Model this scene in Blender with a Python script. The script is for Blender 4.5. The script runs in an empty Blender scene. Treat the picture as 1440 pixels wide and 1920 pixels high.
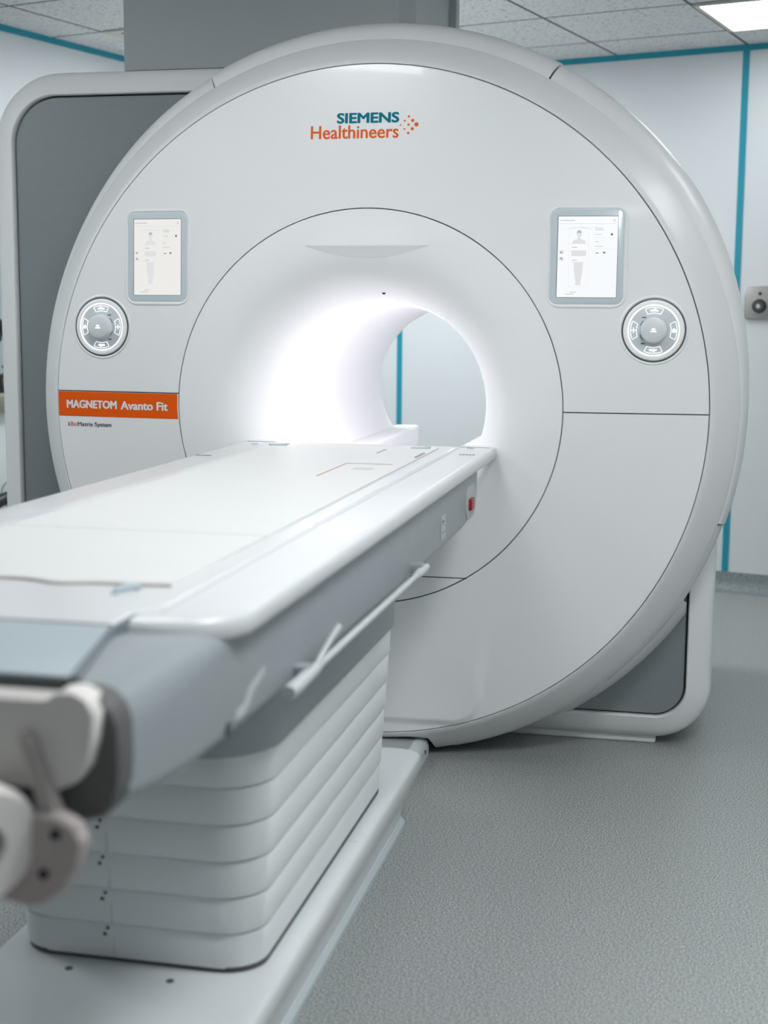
import bpy, bmesh, math
from math import sin, cos, pi, hypot, sqrt, radians, atan2, asin
from mathutils import Vector, Matrix

S = bpy.context.scene
COL = S.collection

# ------------------------------------------------------------------ camera
PHI = -0.27895                      # the room is turned against the scanner
CR, SR = cos(PHI), sin(PHI)
def RW(u, v, z):                    # room coordinates to world
    return Vector((u*CR - v*SR, u*SR + v*CR, z))
ROOM = Matrix.Rotation(PHI, 4, 'Z')

cam = bpy.data.cameras.new('camera')
cam_o = bpy.data.objects.new('camera', cam); COL.objects.link(cam_o)
cr = Vector((0.97723, 0.21202, 0.00821)); cu = Vector((-0.03729, 0.13351, 0.99035)); cf = Vector((-0.20888, 0.96810, -0.13838))
M = Matrix((cr, cu, -cf)).transposed().to_4x4(); M.translation = (0.92153, -4.02892, 1.33009)
cam_o.matrix_world = M
cam.sensor_fit = 'VERTICAL'; cam.sensor_height = 36.0; cam.lens = 2632.8/1920*36.0
cam.clip_start = 0.05
cam.dof.use_dof = True; cam.dof.focus_distance = 4.05; cam.dof.aperture_fstop = 3.0
S.camera = cam_o

# ------------------------------------------------------------------ world, exposure
w = bpy.data.worlds.new('world'); S.world = w; w.use_nodes = True
w.node_tree.nodes['Background'].inputs[0].default_value = (0.62, 0.72, 0.8, 1)
w.node_tree.nodes['Background'].inputs[1].default_value = 0.02
S.view_settings.view_transform = 'Standard'; S.view_settings.look = 'None'
S.view_settings.gamma = 1.0; S.view_settings.use_curve_mapping = False
S.view_settings.exposure = 0.55

CEIL = 2.605
# ceiling light panels: room u0,u1,v0,v1, strength, label
LIGHT_COL = (0.955, 0.985, 1.0)
PANELS = [
    (0.275, 0.895, 2.235, 2.825, 5.5, 'bright square ceiling light panel next to the teal-edged back wall'),
    (-0.28, 0.345, -1.59, -0.99, 9.0, 'square ceiling light panel above the patient table in front of the scanner'),
    (1.555, 2.18, -1.97, -1.37, 26.0, 'added unseen ceiling light panel over the open floor right of the patient table'),  # out of view, added as fill from the right
    (2.835, 3.46, -1.37, -0.77, 11.0, 'added unseen ceiling light panel far to the right near the right wall'),  # unseen panel added to bring in distant light from the right
    (2.195, 2.82, -4.97, -4.37, 5.0, 'added unseen ceiling light panel near the front wall, right of the table'),  # added out of view to lift the foot end of the table
    (1.555, 2.18, 0.45, 1.05, 6.0, 'added unseen ceiling light panel over the floor between scanner and right wall'),  # unseen, added to light the right floor and the wall behind
    (-1.64, -1.03, 1.64, 2.23, 30.0, 'square ceiling light panel hidden behind the grey ceiling duct'),
    (-2.27, -1.66, -1.97, -1.37, 16.0, 'added unseen ceiling light panel over the left side in front of the scanner'),  # added out of view to even the light on the scanner front
]
BORE_LIGHT = 5.5

# ------------------------------------------------------------------ materials
def mat(name, col, rough=0.4, metal=0.0, coat=0.0, spec=0.5, emit=None, estr=0.0, noise=0.0, nscale=30.0, bump=0.0, bscale=300.0):
    m = bpy.data.materials.new(name); m.use_nodes = True
    nt = m.node_tree; b = nt.nodes['Principled BSDF']
    b.inputs['Base Color'].default_value = (*col, 1); b.inputs['Roughness'].default_value = rough
    b.inputs['Metallic'].default_value = metal; b.inputs['Coat Weight'].default_value = coat
    b.inputs['Coat Roughness'].default_value = 0.04; b.inputs['Specular IOR Level'].default_value = spec
    if emit:
        b.inputs['Emission Color'].default_value = (*emit, 1); b.inputs['Emission Strength'].default_value = estr
    tc = nt.nodes.new('ShaderNodeTexCoord')
    if noise > 0:
        n = nt.nodes.new('ShaderNodeTexNoise'); n.inputs['Scale'].default_value = nscale; n.inputs['Detail'].default_value = 3
        nt.links.new(tc.outputs['Object'], n.inputs['Vector'])
        mx = nt.nodes.new('ShaderNodeMix'); mx.data_type = 'RGBA'
        mx.inputs['A'].default_value = (*[c*(1-noise) for c in col], 1); mx.inputs['B'].default_value = (*[min(1, c*(1+noise)) for c in col], 1)
        nt.links.new(n.outputs['Fac'], mx.inputs['Factor']); nt.links.new(mx.outputs['Result'], b.inputs['Base Color'])
    if bump > 0:
        n2 = nt.nodes.new('ShaderNodeTexNoise'); n2.inputs['Scale'].default_value = bscale
        nt.links.new(tc.outputs['Object'], n2.inputs['Vector'])
        bp = nt.nodes.new('ShaderNodeBump'); bp.inputs['Strength'].default_value = bump; bp.inputs['Distance'].default_value = 0.002
        nt.links.new(n2.outputs['Fac'], bp.inputs['Height']); nt.links.new(bp.outputs['Normal'], b.inputs['Normal'])
    return m

def speckle(name, cols, scale, rough, bump=0.0):
    m = bpy.data.materials.new(name); m.use_nodes = True
    nt = m.node_tree; b = nt.nodes['Principled BSDF']; b.inputs['Roughness'].default_value = rough
    tc = nt.nodes.new('ShaderNodeTexCoord')
    n = nt.nodes.new('ShaderNodeTexNoise'); n.inputs['Scale'].default_value = scale; n.inputs['Detail'].default_value = 2.5; n.inputs['Roughness'].default_value = 0.65
    nt.links.new(tc.outputs['Object'], n.inputs['Vector'])
    r = nt.nodes.new('ShaderNodeValToRGB'); r.color_ramp.interpolation = 'LINEAR'
    ps = [0.35, 0.47, 0.54, 0.66]
    e = r.color_ramp.elements
    while len(e) < 4: e.new(0.5)
    for i in range(4): e[i].position = ps[i]; e[i].color = (*cols[i], 1)
    nt.links.new(n.outputs['Fac'], r.inputs['Fac']); nt.links.new(r.outputs['Color'], b.inputs['Base Color'])
    if bump:
        bp = nt.nodes.new('ShaderNodeBump'); bp.inputs['Strength'].default_value = bump; bp.inputs['Distance'].default_value = 0.001
        nt.links.new(n.outputs['Fac'], bp.inputs['Height']); nt.links.new(bp.outputs['Normal'], b.inputs['Normal'])
    return m

def srgb(r, g, b):
    f = lambda c: (c/255/12.92) if c/255 <= 0.04045 else ((c/255+0.055)/1.055)**2.4
    return (f(r), f(g), f(b))

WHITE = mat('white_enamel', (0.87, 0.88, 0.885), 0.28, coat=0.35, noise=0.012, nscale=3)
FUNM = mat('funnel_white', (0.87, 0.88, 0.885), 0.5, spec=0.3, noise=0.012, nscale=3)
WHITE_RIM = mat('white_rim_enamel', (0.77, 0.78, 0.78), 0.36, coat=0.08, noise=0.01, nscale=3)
BOREW = mat('bore_white_plastic', (0.86, 0.86, 0.88), 0.45, noise=0.01, nscale=5)
DARKGAP = mat('dark_gap', (0.08, 0.085, 0.09), 0.8)
SEAMG = mat('seam_grey', (0.5, 0.5, 0.5), 0.8)
INSET = mat('grey_inset_panel', (0.235, 0.262, 0.275), 0.42, metal=0.1, noise=0.05, nscale=60, bump=0.05)
TABW = mat('table_white', (0.71, 0.72, 0.73), 0.3, coat=0.15, noise=0.01, nscale=8)
PAD = mat('table_pad_white', (0.73, 0.73, 0.72), 0.5, noise=0.01, nscale=10)
TABG = mat('table_grey', (0.30, 0.335, 0.35), 0.38, noise=0.03, nscale=20)
TABLG = mat('table_blue_grey', (0.42, 0.49, 0.53), 0.35, noise=0.03, nscale=20)
DKG = mat('dark_grey_plastic', (0.085, 0.085, 0.09), 0.5, noise=0.05, nscale=30)
BLACK = mat('black_plastic', (0.01, 0.011, 0.013), 0.45, noise=0.1, nscale=30)
WARMW = mat('warm_white_plastic', (0.80, 0.765, 0.73), 0.45, noise=0.03, nscale=15)
COLW = mat('column_white', (0.80, 0.82, 0.83), 0.42, noise=0.015, nscale=8)
BASEW = mat('base_white', (0.72, 0.75, 0.76), 0.3, coat=0.2, noise=0.015, nscale=8)
CLEAR = mat('pale_sealant', (0.55, 0.62, 0.64), 0.25)
ORANGE = mat('orange_stripe', srgb(236, 92, 12), 0.6, spec=0.15, noise=0.01)
ORANGE2 = mat('orange_print', srgb(238, 100, 36), 0.6, spec=0.15, noise=0.01)
TEALP = mat('teal_print', srgb(0, 120, 138), 0.6, spec=0.15, noise=0.01)
WPRINT = mat('white_print', (0.80, 0.81, 0.82), 0.5, noise=0.01)
DPRINT = mat('dark_print', (0.06, 0.07, 0.08), 0.5, noise=0.01)
BEZEL = mat('bezel_blue_grey', (0.60, 0.68, 0.71), 0.25, coat=0.3, noise=0.01)
RED = mat('red_button', (0.35, 0.012, 0.015), 0.3, noise=0.05)
CHROME = mat('satin_metal', (0.62, 0.63, 0.64), 0.3, metal=0.9, noise=0.03)
STEEL = mat('brushed_steel', (0.40, 0.385, 0.37), 0.42, metal=0.75, noise=0.08, nscale=80)
RODW = mat('rail_silver', (0.62, 0.65, 0.66), 0.35, metal=0.2, noise=0.03)
WALLM = mat('wall_white_panel', (0.67, 0.705, 0.72), 0.38, noise=0.02, nscale=2.0)
TEAL = mat('teal_trim', srgb(24, 146, 168), 0.4, noise=0.02)
DUCT = mat('duct_grey', (0.42, 0.46, 0.47), 0.45, noise=0.02, nscale=4)
BLUEP = mat('pale_blue_plastic', (0.50, 0.60, 0.64), 0.4, noise=0.02)
BROWN = mat('brown_edge', (0.45, 0.28, 0.18), 0.5, noise=0.05)
LINE = mat('seam_line', (0.60, 0.61, 0.62), 0.6, noise=0.02)
SKIN = mat('skin_brown', srgb(150, 100, 80), 0.5, noise=0.05)
CLOTH = mat('black_cloth', (0.008, 0.009, 0.012), 0.8, noise=0.2, nscale=200)
HAIR = mat('black_hair', (0.006, 0.006, 0.006), 0.7, noise=0.2, nscale=100)
BEIGE = mat('beige_sill', srgb(126, 123, 110), 0.5, noise=0.03)
VENT = mat('vent_cream', (0.62, 0.60, 0.54), 0.5, noise=0.02)
SCREEN_L = mat('screen_glow_warm', (0.02, 0.02, 0.02), 0.15, emit=(0.86, 0.85, 0.82), estr=0.66)
SCREEN_R = mat('screen_glow_white', (0.02, 0.02, 0.02), 0.15, emit=(0.95, 0.97, 0.99), estr=0.66)
SG1 = mat('screen_grey_print', (0.02, 0.02, 0.02), 0.2, emit=(0.80, 0.81, 0.82), estr=0.62)
SG2 = mat('screen_mid_print', (0.02, 0.02, 0.02), 0.2, emit=(0.50, 0.51, 0.55), estr=0.62)
SG3 = mat('screen_dark_print', (0.02, 0.02, 0.02), 0.2, emit=(0.10, 0.10, 0.17), estr=0.62)
GLOW = mat('ring_light_glow', (0.8, 0.8, 0.8), 0.3, emit=(1.0, 0.97, 0.97), estr=0.78)
RINGW = mat('ring_light_diffuser', (0.85, 0.84, 0.83), 0.35, emit=(1.0, 0.97, 0.96), estr=0.05)
DIALF = mat('dial_face', (0.62, 0.67, 0.70), 0.35, noise=0.01)
KNOB = mat('dial_knob', (0.72, 0.75, 0.76), 0.35, noise=0.01)
FLOORM = speckle('speckled_vinyl', [srgb(84, 88, 88), srgb(138, 142, 141), srgb(163, 166, 164), srgb(210, 213, 210)], 250, 0.38)
COVE = speckle('speckled_cove', [srgb(88, 98, 102), srgb(120, 130, 133), srgb(134, 143, 146), srgb(156, 164, 166)], 200, 0.45)

def panel_light_mat(s):
    return mat('light_panel_glow', (0.8, 0.8, 0.8), 0.4, emit=LIGHT_COL, estr=s)

def ceiling_mat():
    m = bpy.data.materials.new('mineral_ceiling_tile'); m.use_nodes = True
    nt = m.node_tree; b = nt.nodes['Principled BSDF']; b.inputs['Roughness'].default_value = 0.85
    tc = nt.nodes.new('ShaderNodeTexCoord'); N = nt.nodes.new; L = nt.links.new
    n = N('ShaderNodeTexNoise'); n.inputs['Scale'].default_value = 90; n.inputs['Detail'].default_value = 3
    L(tc.outputs['Object'], n.inputs['Vector'])
    r = N('ShaderNodeValToRGB'); e = r.color_ramp.elements
    e[0].position = 0.33; e[0].color = (0.36, 0.375, 0.38, 1); e[1].position = 0.45; e[1].color = (0.74, 0.76, 0.765, 1)
    L(n.outputs['Fac'], r.inputs['Fac'])
    # T-bar grid in the room's own axes: pitch 0.64 x 0.60
    sp = N('ShaderNodeSeparateXYZ'); L(tc.outputs['Object'], sp.inputs[0])
    def line(out, off, pitch, half):
        a = N('ShaderNodeMath'); a.operation = 'SUBTRACT'; a.inputs[1].default_value = off; L(out, a.inputs[0])
        p = N('ShaderNodeMath'); p.operation = 'PINGPONG'; p.inputs[1].default_value = pitch/2; L(a.outputs[0], p.inputs[0])
        c = N('ShaderNodeMath'); c.operation = 'LESS_THAN'; c.inputs[1].default_value = half; L(p.outputs[0], c.inputs[0])
        return c.outputs[0]
    def both(half):
        x = line(sp.outputs[0], 0.26, 0.64, half); y = line(sp.outputs[1], 2.235, 0.60, half)
        mx = N('ShaderNodeMath'); mx.operation = 'MAXIMUM'; L(x, mx.inputs[0]); L(y, mx.inputs[1]); return mx.outputs[0]
    m1 = N('ShaderNodeMix'); m1.data_type = 'RGBA'; L(both(0.0075), m1.inputs['Factor']); L(r.outputs['Color'], m1.inputs['A']); m1.inputs['B'].default_value = (0.10, 0.115, 0.12, 1)
    L(m1.outputs['Result'], b.inputs['Base Color'])
    bp = N('ShaderNodeBump'); bp.inputs['Strength'].default_value = 0.3; bp.inputs['Distance'].default_value = 0.003
    L(n.outputs['Fac'], bp.inputs['Height']); L(bp.outputs['Normal'], b.inputs['Normal'])
    return m
CEILM = ceiling_mat()

def glass_mat():
    m = bpy.data.materials.new('window_glass'); m.use_nodes = True
    nt = m.node_tree; nt.nodes.remove(nt.nodes['Principled BSDF'])
    t = nt.nodes.new('ShaderNodeBsdfTransparent'); g = nt.nodes.new('ShaderNodeBsdfGlossy'); g.inputs['Roughness'].default_value = 0.02
    t.inputs[0].default_value = (0.93, 0.97, 0.98, 1)
    x = nt.nodes.new('ShaderNodeMixShader'); x.inputs[0].default_value = 0.015
    nt.links.new(t.outputs[0], x.inputs[1]); nt.links.new(g.outputs[0], x.inputs[2])
    nt.links.new(x.outputs[0], nt.nodes['Material Output'].inputs[0])
    return m
GLASS = glass_mat()

# ------------------------------------------------------------------ object helpers
def thing(name, label, cat, loc=(0, 0, 0), rot=0.0, group=None):
    o = bpy.data.objects.new(name, None); COL.objects.link(o); o.location = loc; o.rotation_euler = (0, 0, rot)
    o.empty_display_size = 0.1
    o['label'] = label; o['category'] = cat
    if group: o['group'] = group
    return o

def root_of(o):
    while o.parent: o = o.parent
    return o

def obj(name, bm, m, parent=None, smooth=True, angle=35, label=None, room=False):
    """link a bmesh as one object; vertices arrive in world coordinates (or room coordinates with room=True)"""
    if isinstance(bm, bpy.types.Mesh): me = bm
    else:
        bmesh.ops.recalc_face_normals(bm, faces=bm.faces) if not getattr(bm, 'keep', False) else None
        me = bpy.data.meshes.new(name); bm.to_mesh(me); bm.free()
    if room: me.transform(ROOM)
    o = bpy.data.objects.new(name, me); COL.objects.link(o)
    me.materials.clear(); me.materials.append(m)
    if parent:
        r = root_of(parent)
        mw = Matrix.Translation(r.location) @ r.rotation_euler.to_matrix().to_4x4()
        me.transform(mw.inverted()); o.parent = parent
    if smooth:
        for p in me.polygons: p.use_smooth = True
        me.set_sharp_from_angle(angle=radians(angle))
    if label: o['label'] = label
    return o

def structure(name, bm, m, room=True, smooth=False):
    o = obj(name, bm, m, None, smooth, room=False)
    if room: o.matrix_world = ROOM
    o['kind'] = 'structure'
    return o

def tag(o, label, cat, group=None):
    o['label'] = label; o['category'] = cat
    if group: o['group'] = group
    return o

def box(x0, x1, y0, y1, z0, z1, bev=0.0, seg=3, bm=None):
    b = bm or bmesh.new()
    n0 = len(b.verts)
    r = bmesh.ops.create_cube(b, size=1.0)
    vs = r['verts']
    for v in vs: v.co = Vector(((x0+x1)/2+v.co.x*(x1-x0), (y0+y1)/2+v.co.y*(y1-y0), (z0+z1)/2+v.co.z*(z1-z0)))
    if bev > 0:
        es = list({e for v in vs for e in v.link_edges})
        bmesh.ops.bevel(b, geom=es, offset=bev, segments=seg, profile=0.5, affect='EDGES')
    return b

def cyl(p0, p1, r0, r1=None, n=24, bm=None, cap=True):
    b = bm or bmesh.new(); r1 = r0 if r1 is None else r1
    p0, p1 = Vector(p0), Vector(p1); a = (p1-p0).normalized()
    s = a.orthogonal().normalized(); t = a.cross(s)
    A = [b.verts.new(p0+(s*cos(2*pi*i/n)+t*sin(2*pi*i/n))*r0) for i in range(n)]
    B = [b.verts.new(p1+(s*cos(2*pi*i/n)+t*sin(2*pi*i/n))*r1) for i in range(n)]
    for i in range(n): b.faces.new((A[i], A[(i+1) % n], B[(i+1) % n], B[i]))
    if cap: b.faces.new(A[::-1]); b.faces.new(B)
    return b

def tube(pts, r, n=12, bm=None, closed=False):
    b = bm or bmesh.new(); pts = [Vector(p) for p in pts]; rings = []; prev = None; N = len(pts)
    for i, p in enumerate(pts):
        if closed: d = (pts[(i+1) % N]-pts[i-1]).normalized()
        else: d = (pts[min(i+1, N-1)]-pts[max(i-1, 0)]).normalized()
        if prev is None: s = d.orthogonal().normalized()
        else: s = (prev-d*prev.dot(d)).normalized()
        prev = s; t = d.cross(s); rr = r[i] if isinstance(r, (list, tuple)) else r
        rings.append([b.verts.new(p+(s*cos(2*pi*k/n)+t*sin(2*pi*k/n))*rr) for k in range(n)])
    for i in range(N if closed else N-1):
        A, B = rings[i], rings[(i+1) % N]
        for k in range(n): b.faces.new((A[k], A[(k+1) % n], B[(k+1) % n], B[k]))
    if not closed: b.faces.new(rings[0][::-1]); b.faces.new(rings[-1])
    return b

def loft(rings, cap0=True, cap1=True, bm=None):
    b = bm or bmesh.new(); R = [[b.verts.new(Vector(p)) for p in r] for r in rings]; n = len(R[0])
    for A, B in zip(R, R[1:]):
        for k in range(n):
            try: b.faces.new((A[k], A[(k+1) % n], B[(k+1) % n], B[k]))
            except ValueError: pass
    if cap0: b.faces.new(R[0][::-1])
    if cap1: b.faces.new(R[-1])
    return b

def rrect(x0, x1, y0, y1, r, n=8):
    """rounded rectangle loop, r one radius or four (from (x1,y1) counter-clockwise)"""
    rs = r if isinstance(r, (list, tuple)) else [r]*4
    out = []
    for (cx, cy, a0, sx, sy), q in zip(((x1, y1, 0, -1, -1), (x0, y1, pi/2, 1, -1), (x0, y0, pi, 1, 1), (x1, y0, 3*pi/2, -1, 1)), rs):
        for k in range(n+1):
            a = a0+pi/2*k/n; out.append((cx+sx*q+q*cos(a), cy+sy*q+q*sin(a)))
    return out

def smooth(t):
    t = max(0.0, min(1.0, t)); return t*t*(3-2*t)

# ------------------------------------------------------------------ the setting
def plane(pts, bm=None):
    b = bm or bmesh.new(); b.faces.new([b.verts.new(Vector(p)) for p in pts]); return b
WL, WB, WR, WF, WC = -2.60, 3.20, 4.2, -6.0, -4.6      # left wall, back wall, right wall, front wall, control room wall
structure('floor', box(WC-0.1, WR+0.1, WF-0.1, WB+0.1, -0.1, 0.0), FLOORM)
structure('ceiling', box(WC-0.1, WR+0.1, WF-0.1, WB+0.1, CEIL, CEIL+0.1), CEILM)
structure('wall_back', box(WC-0.1, WR+0.1, WB, WB+0.1, 0, CEIL), WALLM)
structure('wall_right', box(WR, WR+0.1, WF, WB, 0, CEIL), WALLM)
structure('wall_front', box(WC-0.1, WR+0.1, WF-0.1, WF, 0, CEIL), WALLM)
structure('wall_control', box(WC-0.1, WC, WF, WB, 0, CEIL), WALLM)
b = bmesh.new()
V0, V1, Z0, Z1 = 0.35, 1.85, 0.955, 1.98
box(WL-0.12, WL, WF, V0, 0, CEIL, bm=b); box(WL-0.12, WL, V1, WB, 0, CEIL, bm=b)
box(WL-0.12, WL, V0, V1, 0, Z0-0.07, bm=b); box(WL-0.12, WL, V0, V1, Z1, CEIL, bm=b)
structure('wall_left', b, WALLM)
b = bmesh.new()
for (u0, u1, z0, z1) in ((V0, V0+0.04, Z0, Z1), (V1-0.04, V1, Z0, Z1), (V0, V1, Z1-0.04, Z1)):
    box(WL-0.11, WL+0.012, u0, u1, z0, z1, 0.003, 1, bm=b)
win = structure('window_1', b, BEIGE)
o = obj('window_pane', box(WL-0.07, WL-0.06, V0+0.04, V1-0.04, Z0, Z1-0.04), GLASS, win, smooth=False, room=True)
o = obj('window_sill', box(WL-0.12, WL+0.05, V0-0.03, V1+0.03, Z0-0.07, Z0, 0.004, 2), BEIGE, win, room=True)
# cove baseboards of the floor material
def cove(name, along, a0, a1, w):
    prof = [(0.0, 0.094), (0.006, 0.094), (0.010, 0.05), (0.018, 0.025), (0.036, 0.008), (0.055, 0.001)]
    b = bmesh.new(); rows = []
    for a in (a0, a1):
        rows.append([b.verts.new((a, w-d, z) if along == 'u' else (w+d, a, z)) for d, z in prof])
    for k in range(len(prof)-1): b.faces.new((rows[0][k], rows[0][k+1], rows[1][k+1], rows[1][k]))
    o = structure(name, b, COVE, smooth=True); return o
cove('baseboard_back', 'u', WL, WR, WB)
cove('baseboard_left', 'v', WF, WB, WL)
# teal trims: crowns and vertical panel joints
structure('trim_1', box(WL, WR, WB-0.006, WB, 2.577, CEIL), TEAL)
structure('trim_2', box(WL, WL+0.006, WF, WB, 2.577, CEIL), TEAL)
for k, u in enumerate((0.257, -1.566, 2.09)):
    structure('trim_%d' % (k+3), box(u-0.0155, u+0.0155, WB-0.004, WB, 0.094, 2.577), TEAL)

# ------------------------------------------------------------------ ceiling lights
for i, (u0, u1, v0, v1, s, lab) in enumerate(PANELS):
    c = RW((u0+u1)/2, (v0+v1)/2, CEIL)
    t = thing('ceiling_light', lab, 'ceiling light', c, PHI, 'square light panels in the tiled ceiling')
    b = bmesh.new()
    for q in ((u0, u1, v0, v0+0.02), (u0, u1, v1-0.02, v1), (u0, u0+0.02, v0+0.02, v1-0.02), (u1-0.02, u1, v0+0.02, v1-0.02)):
        box(*q, CEIL-0.012, CEIL-0.001, bm=b)
    obj('frame', b, VENT, t, smooth=False, room=True)
    obj('diffuser', box(u0+0.02, u1-0.02, v0+0.02, v1-0.02, CEIL-0.008, CEIL-0.002), panel_light_mat(s), t, smooth=False, room=True)
# unseen lamp added to light the control room behind the window
c = RW(-3.6, 1.0, CEIL)
t = thing('ceiling_light', 'added unseen ceiling light panel of the room behind the window', 'ceiling light', c, PHI, 'square light panels in the tiled ceiling')
obj('frame', box(-3.92, -3.28, 0.68, 1.32, CEIL-0.006, CEIL-0.001), VENT, t, smooth=False, room=True)
obj('diffuser', box(-3.9, -3.3, 0.7, 1.3, CEIL-0.012, CEIL-0.007), panel_light_mat(26.0), t, smooth=False, room=True)

# small vent in the ceiling tile by the duct
t = thing('ceiling_vent', 'small cream ceiling vent with a dark slot beside the grey duct', 'vent', RW(-2.14, 1.74, CEIL), PHI)
obj('vent_plate', box(-2.28, -1.98, 1.61, 1.85, CEIL-0.012, CEIL-0.001, 0.003, 2), VENT, t, room=True)
obj('vent_slot', box(-2.20, -2.06, 1.645, 1.665, CEIL-0.0135, CEIL-0.011), BLACK, t, smooth=False, room=True)

# ------------------------------------------------------------------ grey duct above the scanner
t = thing('ceiling_duct', 'large grey boxed duct running from scanner top up into the ceiling', 'duct', (-0.46, 0.83, 2.18))
loop = [(-0.95, 0.50), (-0.02, 0.50), (0.03, 0.53), (0.03, 1.15), (-0.95, 1.15)]
obj('duct_casing', loft([[(x, y, 2.13) for x, y in loop], [(x, y, CEIL-0.003) for x, y in loop]]), DUCT, t, angle=20)
obj('duct_flange', box(-0.95, 0.055, 1.15, 1.22, 2.13, CEIL-0.003, 0.004, 2), DUCT, t)

# ================================================================== SCANNER
ZC = 1.06
mri = thing('mri_scanner', 'big white round-fronted scanner with a glowing round bore in its middle', 'medical scanner', (0, 0.8, 0))
KD = 0.0315/(0.98**2-0.576**2)
def F(x, z):                        # front face of the covers
    r2 = x*x+(z-ZC)**2
    y = KD*(r2-0.98*0.98)
    if z < 0.62:                    # sculpted raised field low on the lower cover
        hw = 0.352+0.05*smooth((z-0.25)/0.5)
        qx = abs(x)-hw+0.09; qz = (0.125+0.09)-z
        sd = (hypot(max(qx, 0), max(qz, 0))+min(max(qx, qz), 0))-0.09
        wd = 0.026+0.03*smooth((z-0.16)/0.2)
        k = smooth(-sd/wd+0.5)*smooth((0.60-z)/0.34)
        y -= 0.011*k
    return y

def patch(th0, th1, r0, r1, nr=36, nt=300, skirt=0.014, fn=F):
    """cover panel between two radii and two (radius dependent) angles"""
    b = bmesh.new(); G = []
    for i in range(nr+1):
        r = r0+(r1-r0)*i/nr; a0, a1 = th0(r), th1(r)
        row = []
        for j in range(nt+1):
            a = a0+(a1-a0)*j/nt; x, z = r*cos(a), ZC+r*sin(a)
            row.append(b.verts.new((x, fn(x, z), z)))
        G.append(row)
    for i in range(nr):
        for j in range(nt): b.faces.new((G[i][j], G[i+1][j], G[i+1][j+1], G[i][j+1]))
    edge = G[0]+[G[i][nt] for i in range(1, nr+1)]+G[nr][-2::-1]+[G[i][0] for i in range(nr-1, 0, -1)]
    prev = None; first = None
    for v in edge:
        nv = b.verts.new(v.co+Vector((0, skirt, 0)))
        if prev: b.faces.new((prev[0], v, nv, prev[1]))
        else: first = (v, nv)
        prev = (v, nv)
    b.faces.new((prev[0], first[0], first[1], prev[1]))
    return b

RS0, RS1 = 0.5768, 0.9785
ang = lambda z: (lambda r: asin((z-ZC)/r))
zr, zl, g = 1.0630, 1.0945, 0.0018
obj('upper_cover', patch(lambda r: ang(zr+g)(r), lambda r: pi-ang(zl+g)(r), RS0, RS1), WHITE, mri, angle=50)
obj('lower_cover', patch(lambda r: pi-ang(zl-g)(r), lambda r: 2*pi+ang(zr-g)(r), RS0, RS1, nr=110, nt=520), WHITE, mri, angle=50)
# dark backing behind the seams
def revolve(prof, a0=0.0, a1=2*pi, n=256, zmin=None, hfun=None, bm=None):
    b = bm or bmesh.new(); full = abs(a1-a0-2*pi) < 1e-6; rows = []
    for j in range(n if full else n+1):
        a = a0+(a1-a0)*j/n; row = []
        for q in prof:
            r, y = q[0], q[1]
            if len(q) > 2 and hfun: r = r+q[2]*hfun(a)
            z = ZC+r*sin(a)
            if zmin is not None: z = max(z, zmin if abs(r*cos(a)) > 0.193 else max(zmin, 0.060))
            row.append(b.verts.new((r*cos(a), y, z)))
        rows.append(row)
    m = len(rows)
    for j in range(m if full else m-1):
        A, B = rows[j], rows[(j+1) % m]
        for k in range(len(prof)-1):
            try: b.faces.new((A[k], A[k+1], B[k+1], B[k]))
            except ValueError: pass
    if not full:
        for row in (rows[0], rows[-1]):
            try: b.faces.new(row)
            except ValueError: pass
    return b
obj('seam_backing', revolve([(0.56, -0.016), (0.57, -0.0185), (0.75, -0.006), (0.99, 0.013), (0.99, 0.03)], n=160), SEAMG, mri)

# inner funnel cover and bore
def funnel_prof():
    P = [(0.5735, -0.018), (0.5735, -0.0305), (0.5725, -0.0318), (0.565, -0.0322), (0.54, -0.0335), (0.51, -0.0340), (0.48, -0.0315), (0.455, -0.026), (0.43, -0.015),
         (0.405, 0.003), (0.385, 0.025), (0.365, 0.055), (0.348, 0.092), (0.335, 0.135), (0.326, 0.18), (0.319, 0.23), (0.315, 0.28)]
    # Catmull-Rom refinement
    out = []
    for i in range(len(P)-1):
        p0, p1, p2, p3 = P[max(i-1, 0)], P[i], P[i+1], P[min(i+2, len(P)-1)]
        if i < 2: out.append(p1); continue
        for k in range(4):
            t = k/4
            out.append(tuple(0.5*((2*p1[d])+(-p0[d]+p2[d])*t+(2*p0[d]-5*p1[d]+4*p2[d]-p3[d])*t*t+(-p0[d]+3*p1[d]-3*p2[d]+p3[d])*t**3) for d in (0, 1)))
    out.append(P[-1]); return out
FP = funnel_prof()
def Fin(x, z):
    r = hypot(x, z-ZC)
    for (r0, y0), (r1, y1) in zip(FP[3:], FP[4:]):
        if r1 <= r <= r0: return y0+(y1-y0)*(r0-r)/(r0-r1+1e-9)
    return -0.032
FUN = obj('bore_funnel', revolve(FP, n=320), FUNM, mri, angle=50)
# fine seam across the bottom of the funnel
b = bmesh.new()
for k in range(25):
    x0, x1 = -0.308+0.616*k/25, -0.308+0.616*(k+1)/25
    plane([(x0, Fin(x0, 0.5735)-0.0008, 0.5735), (x1, Fin(x1, 0.5735)-0.0008, 0.5735), (x1, Fin(x1, 0.5705)-0.0008, 0.5705), (x0, Fin(x0, 0.5705)-0.0008, 0.5705)], b)
obj('funnel_seam', b, DARKGAP, FUN, smooth=False)
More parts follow.
